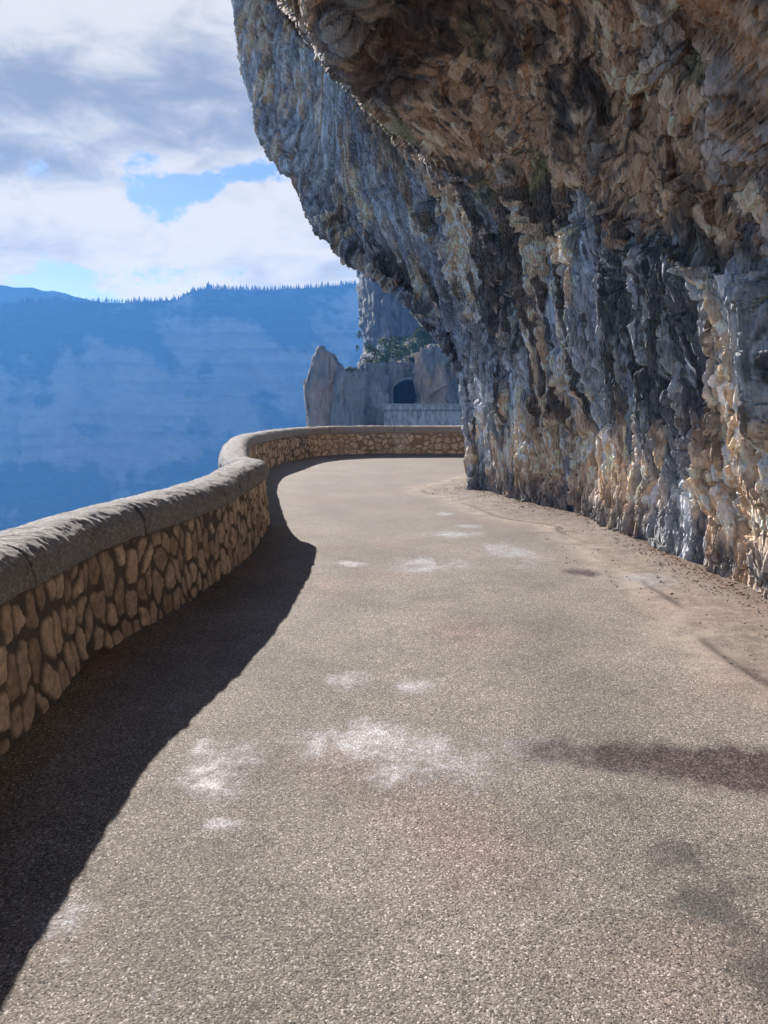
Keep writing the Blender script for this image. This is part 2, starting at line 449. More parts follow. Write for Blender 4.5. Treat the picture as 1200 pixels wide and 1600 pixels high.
# every rib: points from foot up to just below the roof edge, then seven points: roof edge, roof, roof, outer lip, outer face, top, back
ribs = []
W = lambda *a: np.array(a, float)
ribs.append(([W(3.4, -40, 0), W(3.3, -40, 1.2), W(3.3, -40, 2.4), W(3.0, -40, 3.2)], [W(2.9, -40, 3.3), W(2.3, -40, 4.2), W(1.2, -40, 5.2), W(-1.7, -40, 6.3), W(-2.3, -40, 9), W(-1, -40, 30), W(30, -40, 34)]))
ribs.append(([W(3.3, 2, 0), W(3.25, 2, .8), W(3.3, 2, 1.8), W(3.2, 2, 2.6), W(3.05, 2, 3.1)], [W(2.9, 1.9, 3.05), W(2.4, 1.8, 3.9), W(1.4, 1.6, 4.9), W(-1.6, 1, 6.3), W(-2.3, 1, 9), W(-1, 1, 30), W(30, 1, 34)]))
ribs.append(([gr(1215, 950), iz(1212, 800, 6.05), iz(1210, 650, 6.05), iz(1208, 520, 5.95), iz(1208, 412, 5.9)],
             [iz(1208, 385, 5.80), iz(1270, 210, 5.2), iz(1330, -20, 4.7), W(-1.7, 4.5, 6.6), W(-2.4, 4.5, 9.5), W(-1, 5, 30), W(30, 5, 34)]))
ribs.append(([gr(1040, 868), iz(1045, 760, 8.1), iz(1050, 630, 8.05), iz(1052, 480, 7.8), iz(1050, 352, 7.5)],
             [iz(1052, 328, 7.35), iz(1095, 170, 6.5), iz(1110, -60, 5.9), W(-1.8, 6, 6.9), W(-2.5, 6, 10), W(-1, 7, 30), W(30, 7, 34)]))
ribs.append(([gr(900, 808), iz(900, 700, 10.7), iz(895, 590, 10.5), iz(890, 420, 10.1), iz(880, 290, 9.7)],
             [iz(885, 268, 9.4), iz(940, 150, 8.1), iz(880, -60, 7.2), W(-1.9, 7.2, 7.1), W(-2.6, 7.5, 10), W(-1, 9, 31), W(30, 9, 35)]))
ribs.append(([gr(825, 790), iz(822, 700, 12.0), iz(818, 600, 12.0), iz(800, 480, 12.0), iz(770, 370, 12.1), iz(715, 258, 12.3)],
             [iz(722, 240, 11.6), iz(758, 110, 9.9), iz(735, -60, 8.5), W(-2, 8.2, 7.2), W(-2.8, 9, 10.5), W(-1.2, 12, 32), W(30, 12, 36)]))
ribs.append(([gr(775, 776), iz(765, 690, 13.3), iz(757, 600, 13.5), iz(745, 520, 13.8), iz(700, 430, 14.3), iz(640, 320, 15), iz(570, 158, 16)],
             [iz(582, 140, 11.8), iz(622, 50, 10.5), iz(600, -60, 9.3), W(-2.0, 9.0, 7.3), W(-2.9, 10.5, 11), W(-1.5, 15, 33), W(30, 15, 37)]))
ribs.append(([gr(754, 769), iz(750, 700, 14.1), iz(742, 620, 14.6), iz(722, 550, 15.0), iz(690, 500, 15.4), iz(650, 450, 15.9), iz(590, 360, 16.8), iz(530, 280, 17.8), iz(485, 200, 18.8), iz(460, 100, 19.5), iz(440, -5, 20.5)],
             [iz(446, -12, 11.2), iz(478, -70, 10.6), iz(450, -130, 10.3), W(-2.0, 10.2, 7.7), W(-3.2, 13, 12), W(-2, 18, 34), W(30, 18, 38)]))
gsil = [gr(740, 765), iz(741, 700, 14.4), iz(733, 640, 14.7), iz(714, 560, 15.2), iz(694, 515, 15.5), iz(645, 488, 15.9), iz(602, 442, 16.5), iz(557, 402, 17.2),
        iz(518, 376, 18), iz(484, 330, 19), iz(472, 295, 19.6), iz(440, 262, 20.1), iz(408, 226, 20.8), iz(393, 170, 21.5), iz(383, 110, 22.2), iz(376, 50, 23), iz(373, 0, 23.5), iz(368, -120, 25)]
gtop = [W(-5.4, 26, 18), W(-5.6, 26.5, 19), W(-5.7, 27, 20), W(-5.8, 27.5, 21), W(-5.8, 28, 24), W(-4, 29, 36), W(30, 26, 40)]
ribs.append((gsil, gtop))
sh = [W(1.5, 2.6, 0), W(5, 6, 0), W(11, 9, 0)]
for d in sh:
    ribs.append(([q + d * (1 + 0.12 * q[2]) for q in gsil], [q + d * 2.4 for q in gtop]))
NR = 16
net = []
for a, b in ribs:
    a = resample(a, NR)
    foot = a[0].copy(); foot[2] -= 0.5
    net.append(np.vstack([foot[None], a, np.array(b)]))
net = np.array(net)                      # ribs x rows x 3
nrib, nrow = net.shape[:2]
# sampling density: fine in the visible part
cseg = [14, 80, 300, 330, 270, 210, 130, 100, 26, 10, 8]
rseg = [6] + [27] * (NR - 1) + [34, 140, 150, 60, 14, 10, 6]
def params(seg):
    o = []
    for i, n in enumerate(seg):
        o.append(i + np.arange(n) / n)
    return np.r_[np.concatenate(o), len(seg)]
tc = params(cseg); tr = params(rseg)
G = catmull(net, tc)                                    # (C, rows, 3)
G = np.swapaxes(catmull(np.swapaxes(G, 0, 1), tr), 0, 1)
Nn = gnormals(G)
# make normals face the road (towards the camera side)
ref = G - np.array([-2.0, 8.0, 1.5])
if np.mean((Nn * ref).sum(-1)[:, : sum(rseg[:17])]) > 0: Nn = -Nn; FL = True
else: FL = False
TR = np.broadcast_to(tr[None], G.shape[:2])
TC = np.broadcast_to(tc[:, None], G.shape[:2])
roofm = sstep(TR, NR - 0.1, NR + 1.0)
Xw = G.astype(np.float32)
warp = np.stack([fbm(Xw * 0.8, 3, 40), fbm(Xw * 0.8, 3, 44), fbm(Xw * 0.8, 3, 48)], -1)
Q = Xw + warp * 0.25
wall_dom = Q * np.array([1, 1, 0.24], np.float32)
hA, a1, a2, ra = cells(wall_dom * 2.7, 10, 1.4)
warp2 = np.stack([fbm(Xw * 4, 2, 140), fbm(Xw * 4, 2, 144), fbm(Xw * 4, 2, 148) * .4], -1) * 0.05
hB, b1, b2, rb = cells((wall_dom + warp * 0.1 + warp2) * 9.5, 20, 1.8)
hC, c1, c2, rc = cells((wall_dom * np.array([1, 1, 1.15], np.float32) + warp2 * .7) * 22.0, 30, 1.8)
flut = 1 - np.abs(fbm(wall_dom * np.array([2.3, 2.3, 0.9]), 4, 55)) * 2
big = fbm(Xw * 0.35, 3, 60)
sp_ = sstep(a2 - a1, 0.0, 0.12)
sq_ = sstep(b2 - b1, 0.0, 0.15)
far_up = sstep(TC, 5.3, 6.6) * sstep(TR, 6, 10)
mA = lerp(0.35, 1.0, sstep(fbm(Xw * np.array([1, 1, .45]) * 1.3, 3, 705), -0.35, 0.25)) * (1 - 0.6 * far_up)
flut2 = 1 - np.abs(fbm(wall_dom * np.array([8.0, 8.0, 2.2]), 3, 57)) * 2
Dw = 0.24 * big + 0.13 * flut * (1 - .45 * far_up) + 0.040 * flut2 * mA + 0.065 * hA * (1 - .45 * far_up) + 0.033 * hB * mA + 0.017 * hC * mA - 0.09 * (1 - sp_) - 0.05 * (1 - sq_) * mA - 0.02 * (1 - sstep(c2 - c1, 0, .2)) * mA
roof_dom = Q * np.array([0.55, 1, 1.3], np.float32)
rA, e1, e2, re_ = cells(roof_dom * 1.4, 70, 1.6)
rB, g1, g2, rg = cells((roof_dom + warp * .15) * 4.2, 80, 1.7)
rC, k1, k2, rk = cells(roof_dom * np.array([1, 1, 1.2]) * 11 + warp2 * 6, 90, 1.6)
mB = lerp(0.25, 1.0, sstep(fbm(Xw * np.array([1, 1, .5]) * 1.1, 3, 700), -0.35, 0.30))
Dr = 0.20 * big + 0.055 * rA + 0.020 * rB * (.3 + .7 * mB) + 0.009 * rC * mB + 0.07 * fbm(roof_dom * 1.2, 4, 33) - 0.03 * (1 - sstep(g2 - g1, 0, .15))
# knobbly foot of the wall
kn, q1, q2, rq = cells(Q * 5.0 * np.array([1, 1, .8]), 120, 0.8)
footm = sstep(Xw[..., 2], 0.75, 0.15) * (1 - roofm)
Dw = lerp(Dw, 0.30 * big + 0.10 * flut + 0.09 * kn + 0.10 * (0.5 - q1) + 0.03 * hC + .03 * hB, footm * 0.7)
D = lerp(Dw, Dr, roofm)
D = D * (1 + 0.25 * far_up)
# keep outline near the foot from wandering into the road
D = D * (0.55 + 0.45 * sstep(Xw[..., 2], 0.0, 1.5))
G2 = G + Nn * D[..., None]
# --- colour of the stone itself: grey limestone, ochre breaks, dark seepage streaks, rusty roof
st_dom = Q * np.array([1, 1, 0.10], np.float32)
n_tan = fbm(Q * 0.75 * np.array([1, 1, .6]), 4, 200)
n_st1 = fbm(st_dom * np.array([3.4, 3.4, 4.5], np.float32), 4, 210)
n_st2 = fbm(st_dom * np.array([11, 11, 14], np.float32), 3, 220)
n_m = fbm(Q * 3.5, 4, 230)
n_lo = fbm(Q * 0.45, 3, 240)
base = np.zeros(G.shape, np.float32) + np.array((0.235, 0.24, 0.245), np.float32)
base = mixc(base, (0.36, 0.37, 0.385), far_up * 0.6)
base = mixc(base, (0.50, 0.53, 0.57), sstep(n_st2 + 0.6 * (rb - .5), 0.0, 0.35) * 0.8)
base = mixc(base, (0.19, 0.21, 0.245), sstep(n_st1 + .3 * n_lo, 0.0, 0.35) * 0.7)
zz = Xw[..., 2]
tanw = sstep(n_tan + 0.55 * (ra - .5) + 0.35 * (rb - .5) + 0.22 * sstep(zz, 2.4, 0.9) - 0.04 * far_up, -0.05, 0.20)
base = mixc(base, (0.50, 0.36, 0.24), tanw * 0.9)
base = mixc(base, (0.70, 0.58, 0.47), tanw * sstep(rc + 0.4 * n_m, 0.5, 0.9) * 0.7)
blk = (1 - 0.75 * far_up) * sstep(n_st1 * -1 + 0.6 * n_st2 + 0.4 * n_lo + .30 * (rb - .5) + 0.10 * sstep(zz, 1.8, 3.0), 0.08, 0.24) * sstep(zz, 0.5, 1.6)
base = mixc(base, (0.035, 0.034, 0.036), blk * 0.88)
base = mixc(base, (0.115, 0.12, 0.12), footm * sstep(n_m, -0.55, 0.05) * 0.9)
roofc = np.zeros(G.shape, np.float32) + np.array((0.35, 0.21, 0.125), np.float32)
roofc = mixc(roofc, (0.45, 0.32, 0.22), sstep(rg + .5 * n_m, 0.5, 1.0) * 0.8)
roofc = mixc(roofc, (0.10, 0.07, 0.05), sstep(fbm(roof_dom * 1.8, 5, 250, .6) + .2 * (re_ - .5), 0.0, 0.25) * 0.85)
roofc = mixc(roofc, (0.05, 0.04, 0.035), sstep(fbm(roof_dom * 6.5, 4, 253, .6), 0.12, 0.32) * 0.8)
roofc = mixc(roofc, (0.13, 0.135, 0.065), sstep(fbm(Q * 0.9, 3, 260) + 0.10 * sstep(TC, 4.2, 6), 0.18, 0.45) * 0.75)
roofc = mixc(roofc, (0.035, 0.03, 0.028), sstep(n_lo * -1 + 0.25 * sstep(TC, 5.0, 6.6) + fbm(roof_dom * 3, 4, 270) * .6, 0.25, 0.5) * 0.8)
rfm = sstep(TR + 1.4 * n_m + 2.0 * n_lo + 1.0 * (rg - .5), NR - 1.2, NR + 0.8)
fac_w = (0.62 + 0.55 * rc + 0.45 * rb) * (0.85 + .35 * sstep(n_m, -.4, .4))
fac_r = (0.55 + 0.5 * rk + 0.7 * rg)
roofc = mixc(roofc, (0.26, 0.24, 0.22), sstep(fbm(Q * 1.3, 3, 265) + .5 * (re_ - .5), 0.12, 0.45) * 0.6)
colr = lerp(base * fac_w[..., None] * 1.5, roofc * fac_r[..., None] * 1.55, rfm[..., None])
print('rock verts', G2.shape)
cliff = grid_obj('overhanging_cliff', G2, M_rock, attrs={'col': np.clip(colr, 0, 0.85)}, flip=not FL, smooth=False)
tag(cliff, 'huge overhanging limestone cliff with streaked wall and rusty brown roof over the road', 'cliff', kind='structure')

# ------------------------------------------------------------------ parapet walls
def stone_build(t):
    p = t.pos()
    st = t.attr('stone'); rn = t.attr('rnd'); far = t.attr('far')
    a = t.mix(t.math('MULTIPLY', far, 0.35), t.mix(rn, (0.42, 0.30, 0.20), (0.80, 0.61, 0.43)), (0.85, 0.60, 0.34))
    n = t.noise(p, 18, 6, 0.7)
    k = t.ramp(n, 0.3, 0.7, 0.5, 1.3, False)
    cc = t.node('ShaderNodeCombineXYZ')
    for i in range(3): t.put(cc.inputs[i], k)
    a = t.mix(1.0, a, cc.outputs[0], 'MULTIPLY')
    mort = t.mix(far, t.mix(t.noise(p, 6, 5, 0.6), (0.06, 0.05, 0.04), (0.24, 0.19, 0.145)), t.mix(t.noise(p, 6, 5, 0.6), (0.26, 0.16, 0.085), (0.38, 0.25, 0.14)))
    c = t.mix(st, mort, a)
    # dirt splashed up from the road
    return c, t.bump(t.noise(p, 40, 6, 0.7), 0.6, 0.012)
M_stone = material('parapet_stonework', stone_build, 0.9, 0.2)
def cap_build(t):
    p = t.pos()
    n = t.noise(p, 3.0, 6, 0.6)
    c = t.mix(n, (0.22, 0.215, 0.205), (0.38, 0.37, 0.355))
    s = t.noise(t.mapv(p, (6, 22, 22), rot=(0, 0, 0.5)), 2.2, 6, 0.75)
    c = t.mix(t.ramp(s, 0.52, 0.62, 0, .85), c, (0.60, 0.59, 0.57))
    sp = t.noise(p, 55, 3, 0.6)
    c = t.mix(t.ramp(sp, 0.58, 0.7, 0, .6), c, (0.06, 0.058, 0.055))
    c = t.mix(t.ramp(t.noise(p, 8, 7, .75), 0.56, 0.68, 0, .75), c, (0.07, 0.068, 0.062))
    c = t.mix(t.ramp(t.noise(t.mapv(p, loc=(5, 2, 9)), 13, 6, .7), 0.60, 0.68, 0, .6), c, (0.55, 0.54, 0.50))
    far = t.attr('far')
    c = t.mix(t.math('MULTIPLY', far, 0.6), c, (0.40, 0.31, 0.22))
    c = t.mix(t.attr('crack'), c, (0.03, 0.03, 0.03))
    h = t.math('ADD', t.math('MULTIPLY', s, 1.2), t.noise(p, 70, 4, 0.7))
    return c, t.bump(h, 0.8, 0.014)
M_cap = material('rough_concrete_coping', cap_build, 0.9, 0.2)

def build_parapet(name, s0, s1, label, far):
    root = empty(name, (*path_at(np.array([(s0 + s1) / 2]))[0][0], 0))
    off = np.array(root.location)
    # stone face, a closed slab: inner face, outer face, ends
    s = []
    q = s0
    while q < s1:
        s.append(q)
        y = np.interp(q, plen, pp[:, 1])
        q += 0.05 if y < 2.5 else (0.009 if y < 7 else (0.012 if y < 12 else 0.02))
    s = np.array(s + [s1])
    zi = np.linspace(-0.25, HW + 0.05, 100)
    S, Zz = np.meshgrid(s, zi, indexing='ij')
    q, n = path_at(s)
    nz = np.stack([S, Zz, S * 0], -1)
    wv = np.stack([vnoise(nz * 3, 301), vnoise(nz * 3, 302)], -1) * 0.05
    if far:
        dom = np.stack([(S + wv[..., 0]) * 4.8, (Zz + wv[..., 1]) * 5.6, S * 0 + 0.5], -1)
    else:
        wv = wv + np.stack([vnoise(nz * 14, 303), vnoise(nz * 14, 304)], -1) * 0.012
        dom = np.stack([(S + wv[..., 0]) * 7.4, (Zz + wv[..., 1]) * 4.6, S * 0 + 0.5], -1)
    # 2-D cells: neighbours only in the plane
    I = np.floor(dom).astype(np.int64)
    f1 = np.full(S.shape, 9.0); f2 = f1.copy(); rnd = f1 * 0
    for dx in (-1, 0, 1):
        for dy in (-1, 0, 1):
            cx, cy, cz = I[..., 0] + dx, I[..., 1] + dy, I[..., 2] * 0
            ox = dom[..., 0] - cx - 0.03 - .94 * hsh(cx, cy, cz, 401); oy = dom[..., 1] - cy - .03 - .94 * hsh(cx, cy, cz, 402)
            d = (np.abs(ox) ** 3 + np.abs(oy) ** 3) ** (1 / 3); r_ = hsh(cx, cy, cz, 403)
            m = d < f1
            f2 = np.where(m, f1, np.minimum(f2, d)); rnd = np.where(m, r_, rnd); f1 = np.where(m, d, f1)
    e = f2 - f1 + 0.05 * fbm(nz * 22, 3, 305)
    wd = 0.17 if not far else 0.11
    if far:
        wd = wd + 0.16 * sstep(S, s_of((0.7, 23.8)), s_of((1.2, 23.8))) * (0.5 + 0.5 * sstep(Zz, .3, .6))
    wd = wd + 0.06 * vnoise(nz * 2.0, 306)
    stn = sstep(e, wd, wd + 0.06)
    dep = 0.017 * stn * (0.5 + 0.8 * rnd) + 0.014 * fbm(nz * 9, 5, 307, .65) + 0.02 * vnoise(nz * 0.9, 308)
    batter = 0.05 * (1 - Zz / HW)                        # slightly wider at the foot
    stn = stn * sstep(Zz, HW - 0.02, HW - 0.07)
    PI_ = np.stack([q[:, None, 0] - n[:, None, 0] * (dep + batter), q[:, None, 1] - n[:, None, 1] * (dep + batter), Zz], -1)
    # outer face rows going back down
    zo = np.array([HW + 0.05, 0.3, -0.25])
    PO = np.stack([np.repeat((q[:, 0] + n[:, 0] * THICK)[:, None], 3, 1), np.repeat((q[:, 1] + n[:, 1] * THICK)[:, None], 3, 1), np.repeat(zo[None], len(s), 0)], -1)
    P = np.concatenate([PI_, PO], 1) - off
    z0 = np.zeros((len(s), 3))
    at_ = {'stone': np.concatenate([stn, z0], 1), 'rnd': np.concatenate([rnd, z0], 1), 'far': np.full(P.shape[:2], float(far))}
    ob = grid_obj('stone_face', P, M_stone, root, at_, flip=False)
    # coping: rounded profile swept along the path
    m = 44
    prof = []
    half = THICK / 2 + 0.04
    for k in range(m):
        th = math.pi * (1.04 - 1.08 * k / (m - 1))
        cx = math.cos(th); sx = math.sin(th)
        prof.append((-half * np.sign(cx) * abs(cx) ** 0.8, 0.175 * (abs(sx) ** 0.72) * np.sign(sx)))
    prof = np.array(prof)                                  # x: -half inner .. +half outer
    S2, K2 = np.meshgrid(s, np.arange(m), indexing='ij')
    offn = -prof[K2, 0] * -1
    zc = HW + 0.015 + prof[K2, 1]
    nn = np.stack([S2, offn * 1.0, zc], -1)
    jo = []
    jrng = random.Random(5)
    x = s0 + 1.0
    while x < s1: jo.append(x); x += jrng.uniform(1.3, 2.6)
    crack = np.zeros(S2.shape)
    for x in jo: crack = np.maximum(crack, np.exp(-((S2 - x - 0.03 * vnoise(nn * 6, 330)) / 0.010) ** 2) * .9)
    rad = 1 + 0.06 * fbm(nn * np.array([1.0, 2, 2]), 3, 310) + 0.09 * fbm(nn * np.array([8, 12, 12]), 5, 311, .65) + 0.04 * (1 - np.abs(fbm(nn * np.array([14., 5, 5]), 3, 312)) * 2)
    rad = rad - 0.05 * crack
    offn = offn * rad
    zc = HW + 0.015 + prof[K2, 1] * rad + 0.018 * fbm(np.stack([S2 * .7, S2 * 0, S2 * 0], -1), 3, 313)
    ctr = THICK / 2
    PC = np.stack([q[:, None, 0] + n[:, None, 0] * (ctr + offn), q[:, None, 1] + n[:, None, 1] * (ctr + offn), zc], -1) - off
    PC = np.concatenate([PC, PC[:, :1]], 1)                # close underneath
    crack = np.concatenate([crack, crack[:, :1]], 1)
    grid_obj('coping', PC, M_cap, root, {'crack': crack, 'far': np.full(PC.shape[:2], float(far))}, flip=True)
    return tag(root, label, 'parapet')
build_parapet('parapet_wall', 0.0, S_JOINT, 'near winding stone parapet with dark mortar and rough grey rounded coping along the left edge', 0)
build_parapet('parapet_wall', S_JOINT, S_END, 'far stone parapet with orange mortar across the end of the bend', 1)

# ------------------------------------------------------------------ valley wall below the road
lp = [(-40, -160), (-6, -40)] + [tuple(x) for x in (mq + mn * (THICK + 0.05))[::8]] + [(24, 30), (36, 55), (36, 90), (30, 111.8), (14, 112.0), (2, 112.2), (-3, 117), (-15, 119), (-19, 135), (-12, 200), (60, 420), (200, 700)]
lp = np.array(lp, float)
lpr = resample(lp, 900)
dz = np.array([-0.12, -0.6, -2, -5, -10, -18, -30, -50, -80, -120, -170, -230, -270])
dn = np.gradient(lpr, axis=0); dn /= np.linalg.norm(dn, axis=1, keepdims=True)
on = np.stack([-dn[:, 1], dn[:, 0]], -1)
ins = lpr - on * 0.4
rows = [np.c_[ins, np.full(len(lpr), -0.12)]]
for z in dz[1:]:
    rows.append(np.c_[lpr + on * (0.05 + 0.55 * max(0, -z - 3) ** 0.8 * 0.3), np.full(len(lpr), z)])
LW = np.stack(rows, 1)
LW[..., 2] -= (15 * sstep(LW[..., 1], 35, 100))
LW[:, 1:, :2] += (fbm(LW[:, 1:] * 0.08, 3, 500) * 0.06 * np.abs(LW[:, 1:, 2]) ** .8)[..., None] * on[:, None]
lc = np.zeros(LW.shape) + np.array((0.24, 0.23, 0.21))
grid_obj('valley_side', LW, M_farrock, attrs={'col': lc}, flip=True)['kind'] = 'structure'

def ground_build(t):
    p = t.pos()
    return (t.mix(t.noise(p, 0.02, 8, 0.65), (0.03, 0.045, 0.02), (0.14, 0.13, 0.09)),)
M_ground = material('valley_woodland', ground_build, 0.95, 0.1)
gx = np.linspace(-4500, 4500, 120); gy = np.linspace(-2500, 4300, 120)
GX, GY = np.meshgrid(gx, gy, indexing='ij')
GZ = -262 + 12 * fbm(np.stack([GX, GY, GX * 0], -1) / 180, 4, 510)
o = grid_obj('valley_floor', np.stack([GX, GY, GZ], -1), M_ground)
o['kind'] = 'structure'

# ------------------------------------------------------------------ opposite side of the gorge
def opp_build(t):
    c = t.attr('col', 'Color')
    p = t.pos()
    f = t.noise(t.mapv(p, (1, 1, 1.1)), 0.03, 10, 0.72)
    cc = t.node('ShaderNodeCombineXYZ')
    k = t.math('ADD', t.math('MULTIPLY', f, 1.6), 0.2)
    for i in range(3): t.put(cc.inputs[i], k)
    return t.mix(1.0, c, cc.outputs[0], 'MULTIPLY'), t.bump(f, 1.0, 12)
M_opp = material('gorge_limestone', opp_build, 0.95, 0.1)
DOPP = 1400.0
top_px = [(-400, 470), (0, 474), (50, 466), (100, 463), (150, 466), (205, 468), (285, 463), (300, 453), (330, 446), (430, 448), (500, 444), (555, 438), (650, 430), (800, 425), (1100, 430), (1600, 450)]
def rim(uu):
    v = np.interp(uu, [a for a, b in top_px], [b for a, b in top_px])
    return v
U = np.linspace(-400, 1600, 760)
def zrim(uu):
    v = rim(uu)
    return np.array([at(a, b, DOPP)[2] for a, b in zip(uu, v)])
zr = zrim(U)
xr = (U - 600) / FPX * DOPP
tt = np.r_[-0.12, -0.06, np.linspace(0, 1, 260)]
rowsP = []; rowsC = []
for q in tt:
    if q < 0:
        z = zr - 6 + 40 * 0; y = DOPP + (-q) * 2500; rowsP.append(np.stack([xr, y + 0 * xr, z + (-q) * 20], -1)); rowsC.append(np.zeros((len(U), 3)) + (0.02, 0.035, 0.02)); continue
    z = zr - 6 + (-265 - (zr - 6)) * q
    P = np.stack([xr, xr * 0, z], -1)
    # profile: wooded shoulder, upper cliff, ledge, lower cliff, talus
    prof = np.interp(q, [0, .10, .13, .36, .42, .62, .70, 1], [0, -45, -52, -75, -120, -150, -200, -420])
    wob = fbm(np.stack([xr / 260, xr * 0, z / 400], -1), 4, 520)
    wob2 = 1 - np.abs(fbm(np.stack([xr / 120, xr * 0, z / 300], -1), 4, 530)) * 2
    y = DOPP + prof + wob * 110 * min(1, q * 2.6) + wob2 * 35 * min(1, q * 2.6)
    strata = 4 * np.sin(z / 4.2 + 3 * fbm(P / 120, 2, 540)) + 9 * fbm(np.stack([xr / 300, xr * 0, z / 9], -1), 3, 541)
    y = y + strata * min(1, q * 8)
    P[:, 1] = y
    rowsP.append(P)
    cl = 0.33 + 0 * xr
    bandn = fbm(np.stack([xr / 95 + z / 160, z / 58, xr * 0], -1), 6, 550, .62)
    slope = np.interp(q, [0, .09, .13, .36, .40, .44, .60, .66, .72, 1], [1, 1, .9, .05, .55, .3, .35, .8, 1.0, 1.1])
    gul = 1 - 2 * np.abs(fbm(np.stack([xr / 70 + z / 300, z / 260, xr * 0], -1), 4, 555))
    wood = sstep(slope + bandn * 1.2 - gul * .35, 0.22, 0.72)
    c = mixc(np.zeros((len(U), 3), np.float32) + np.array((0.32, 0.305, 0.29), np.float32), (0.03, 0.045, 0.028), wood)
    c = mixc(c, (0.20, 0.18, 0.17), sstep(fbm(np.stack([xr / 60, z / 160, xr * 0], -1), 3, 560), 0.05, .4) * 0.6 * (1 - wood))
    rowsC.append(c)
OP = np.stack(rowsP, 1); OC = np.stack(rowsC, 1)
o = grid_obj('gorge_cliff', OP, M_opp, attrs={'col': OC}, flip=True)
tag(o, 'hazy blue limestone cliff on the opposite side of the gorge', 'cliff', kind='structure')

# farther pale ridge at the left
D2 = 1720.0
U2 = np.linspace(-500, 200, 200)
v2 = np.interp(U2, [-500, 0, 30, 60, 95, 130, 200], [440, 452, 450, 451, 455, 466, 480])
z2 = np.array([at(a, b, D2)[2] for a, b in zip(U2, v2)]) + 2
x2 = (U2 - 600) / FPX * D2
R2 = [np.stack([x2, D2 + 260 + 0 * x2, z2 - 30], -1), np.stack([x2, D2 + 60 + 0 * x2, z2 + 0], -1)]
for q in np.linspace(0, 1, 30):
    z = z2 + (-262 - z2) * q
    R2.append(np.stack([x2, D2 - 300 * q + 30 * fbm(np.stack([x2 / 150, z / 80, 0 * x2], -1), 3, 570), z + 4 * (1 - q) * vnoise(np.stack([x2 / 14, z * 0, z * 0], -1), 575)], -1))
R2 = np.stack(R2, 1)
o = grid_obj('far_ridge', R2, M_opp, attrs={'col': np.zeros(R2.shape) + (0.06, 0.075, 0.05)}, flip=True)
tag(o, 'paler ridge far beyond the gorge cliff', 'ridge', kind='structure')

# ------------------------------------------------------------------ conifers on the skyline
def leaf_build(c0, c1, sc_=2.0):
    def f(t):
        p = t.pos()
        oi = t.node('ShaderNodeObjectInfo').outputs['Random']
        return (t.mix(t.math('MULTIPLY', t.math('ADD', t.noise(p, sc_, 3, 0.6), oi), 0.5), c0, c1),)
    return f
M_con = material('conifer_needles', leaf_build((0.015, 0.03, 0.014), (0.04, 0.06, 0.025), 0.3), 0.9, 0.1)
M_bark = material('bark', lambda t: (t.mix(t.noise(t.pos(), 8, 4), (0.06, 0.045, 0.03), (0.16, 0.12, 0.09)),), 0.9, 0.1)
def conifer_mesh(seed, bare=False):
    r = random.Random(seed); V = []; F = []
    def tri(a, b, c):
        i = len(V); V.extend([a, b, c]); F.append((i, i + 1, i + 2))
    Hh = 1.0; tiers = 13
    for k in range(tiers):
        z = 0.12 + 0.86 * k / (tiers - 1)
        rr = (0.20 + 0.03 * r.random()) * (1 - (k / tiers)) ** 0.85 + 0.012
        nb = 9
        for j in range(nb):
            a = 2 * math.pi * (j + r.random()) / nb; L = rr * r.uniform(0.55, 1.2)
            w_ = 0.055 * (1 - 0.5 * k / tiers)
            ca, sa = math.cos(a), math.sin(a)
            tip = (ca * L, sa * L, z - 0.06 * r.random() - 0.02)
            p1 = (-sa * w_, ca * w_, z); p2 = (sa * w_, -ca * w_, z)
            tri(p1, p2, tip); tri((0, 0, z + 0.09), p1, tip); tri((0, 0, z + 0.09), tip, p2)
    V2 = len(V)
    return V, F
con_protos = []
def trunk_mesh(h, r0, r1, seg=6):
    V = []; F = []
    for j in range(seg):
        a = 2 * math.pi * j / seg
        V.append((math.cos(a) * r0, math.sin(a) * r0, 0)); V.append((math.cos(a) * r1, math.sin(a) * r1, h))
    for j in range(seg):
        k = (j + 1) % seg
        F.append((2 * j, 2 * k, 2 * k + 1, 2 * j + 1))
    return V, F
for sd in range(4):
    V, F = conifer_mesh(sd)
    o = mesh_raw('conifer', V, np.array(F), M_con, smooth=False)
    con_protos.append(o)
rng = random.Random(3)
ci = 0
us = []
u = 2.0
while u < 556:
    us.append(u)
    dense = 1.0 if not (200 < u < 285) else 0.8
    u += rng.uniform(0.9, 3.4) / dense
first = {i: True for i in range(4)}
for u in us:
    i = rng.randrange(4)
    hh = rng.choice([7, 8, 9, 10, 12]) * rng.uniform(0.8, 1.1)
    if 205 < u < 250 or 285 < u < 335: hh *= 1.45
    if 95 < u < 200: hh *= 0.8
    hh *= 0.62 * rng.choice([.6, .8, 1, 1, 1.25])
    v = float(rim(u))
    b = at(u, v, DOPP)
    src = con_protos[i]
    if first[i]:
        o = src; first[i] = False
    else:
        o = src.copy(); COL.objects.link(o)
    o.location = (b[0], DOPP - 2 + rng.uniform(-4, 4), b[2] - 7.0)
    k_ = rng.uniform(1.3, 2.4); o.scale = (hh * k_, hh * k_, hh * 0.85 + 3)
    o.rotation_euler = (0, 0, rng.uniform(0, 6.28))
    tag(o, 'tiny dark conifer on the skyline of the hazy blue gorge cliff', 'tree', 'conifers along the skyline of the gorge cliff')

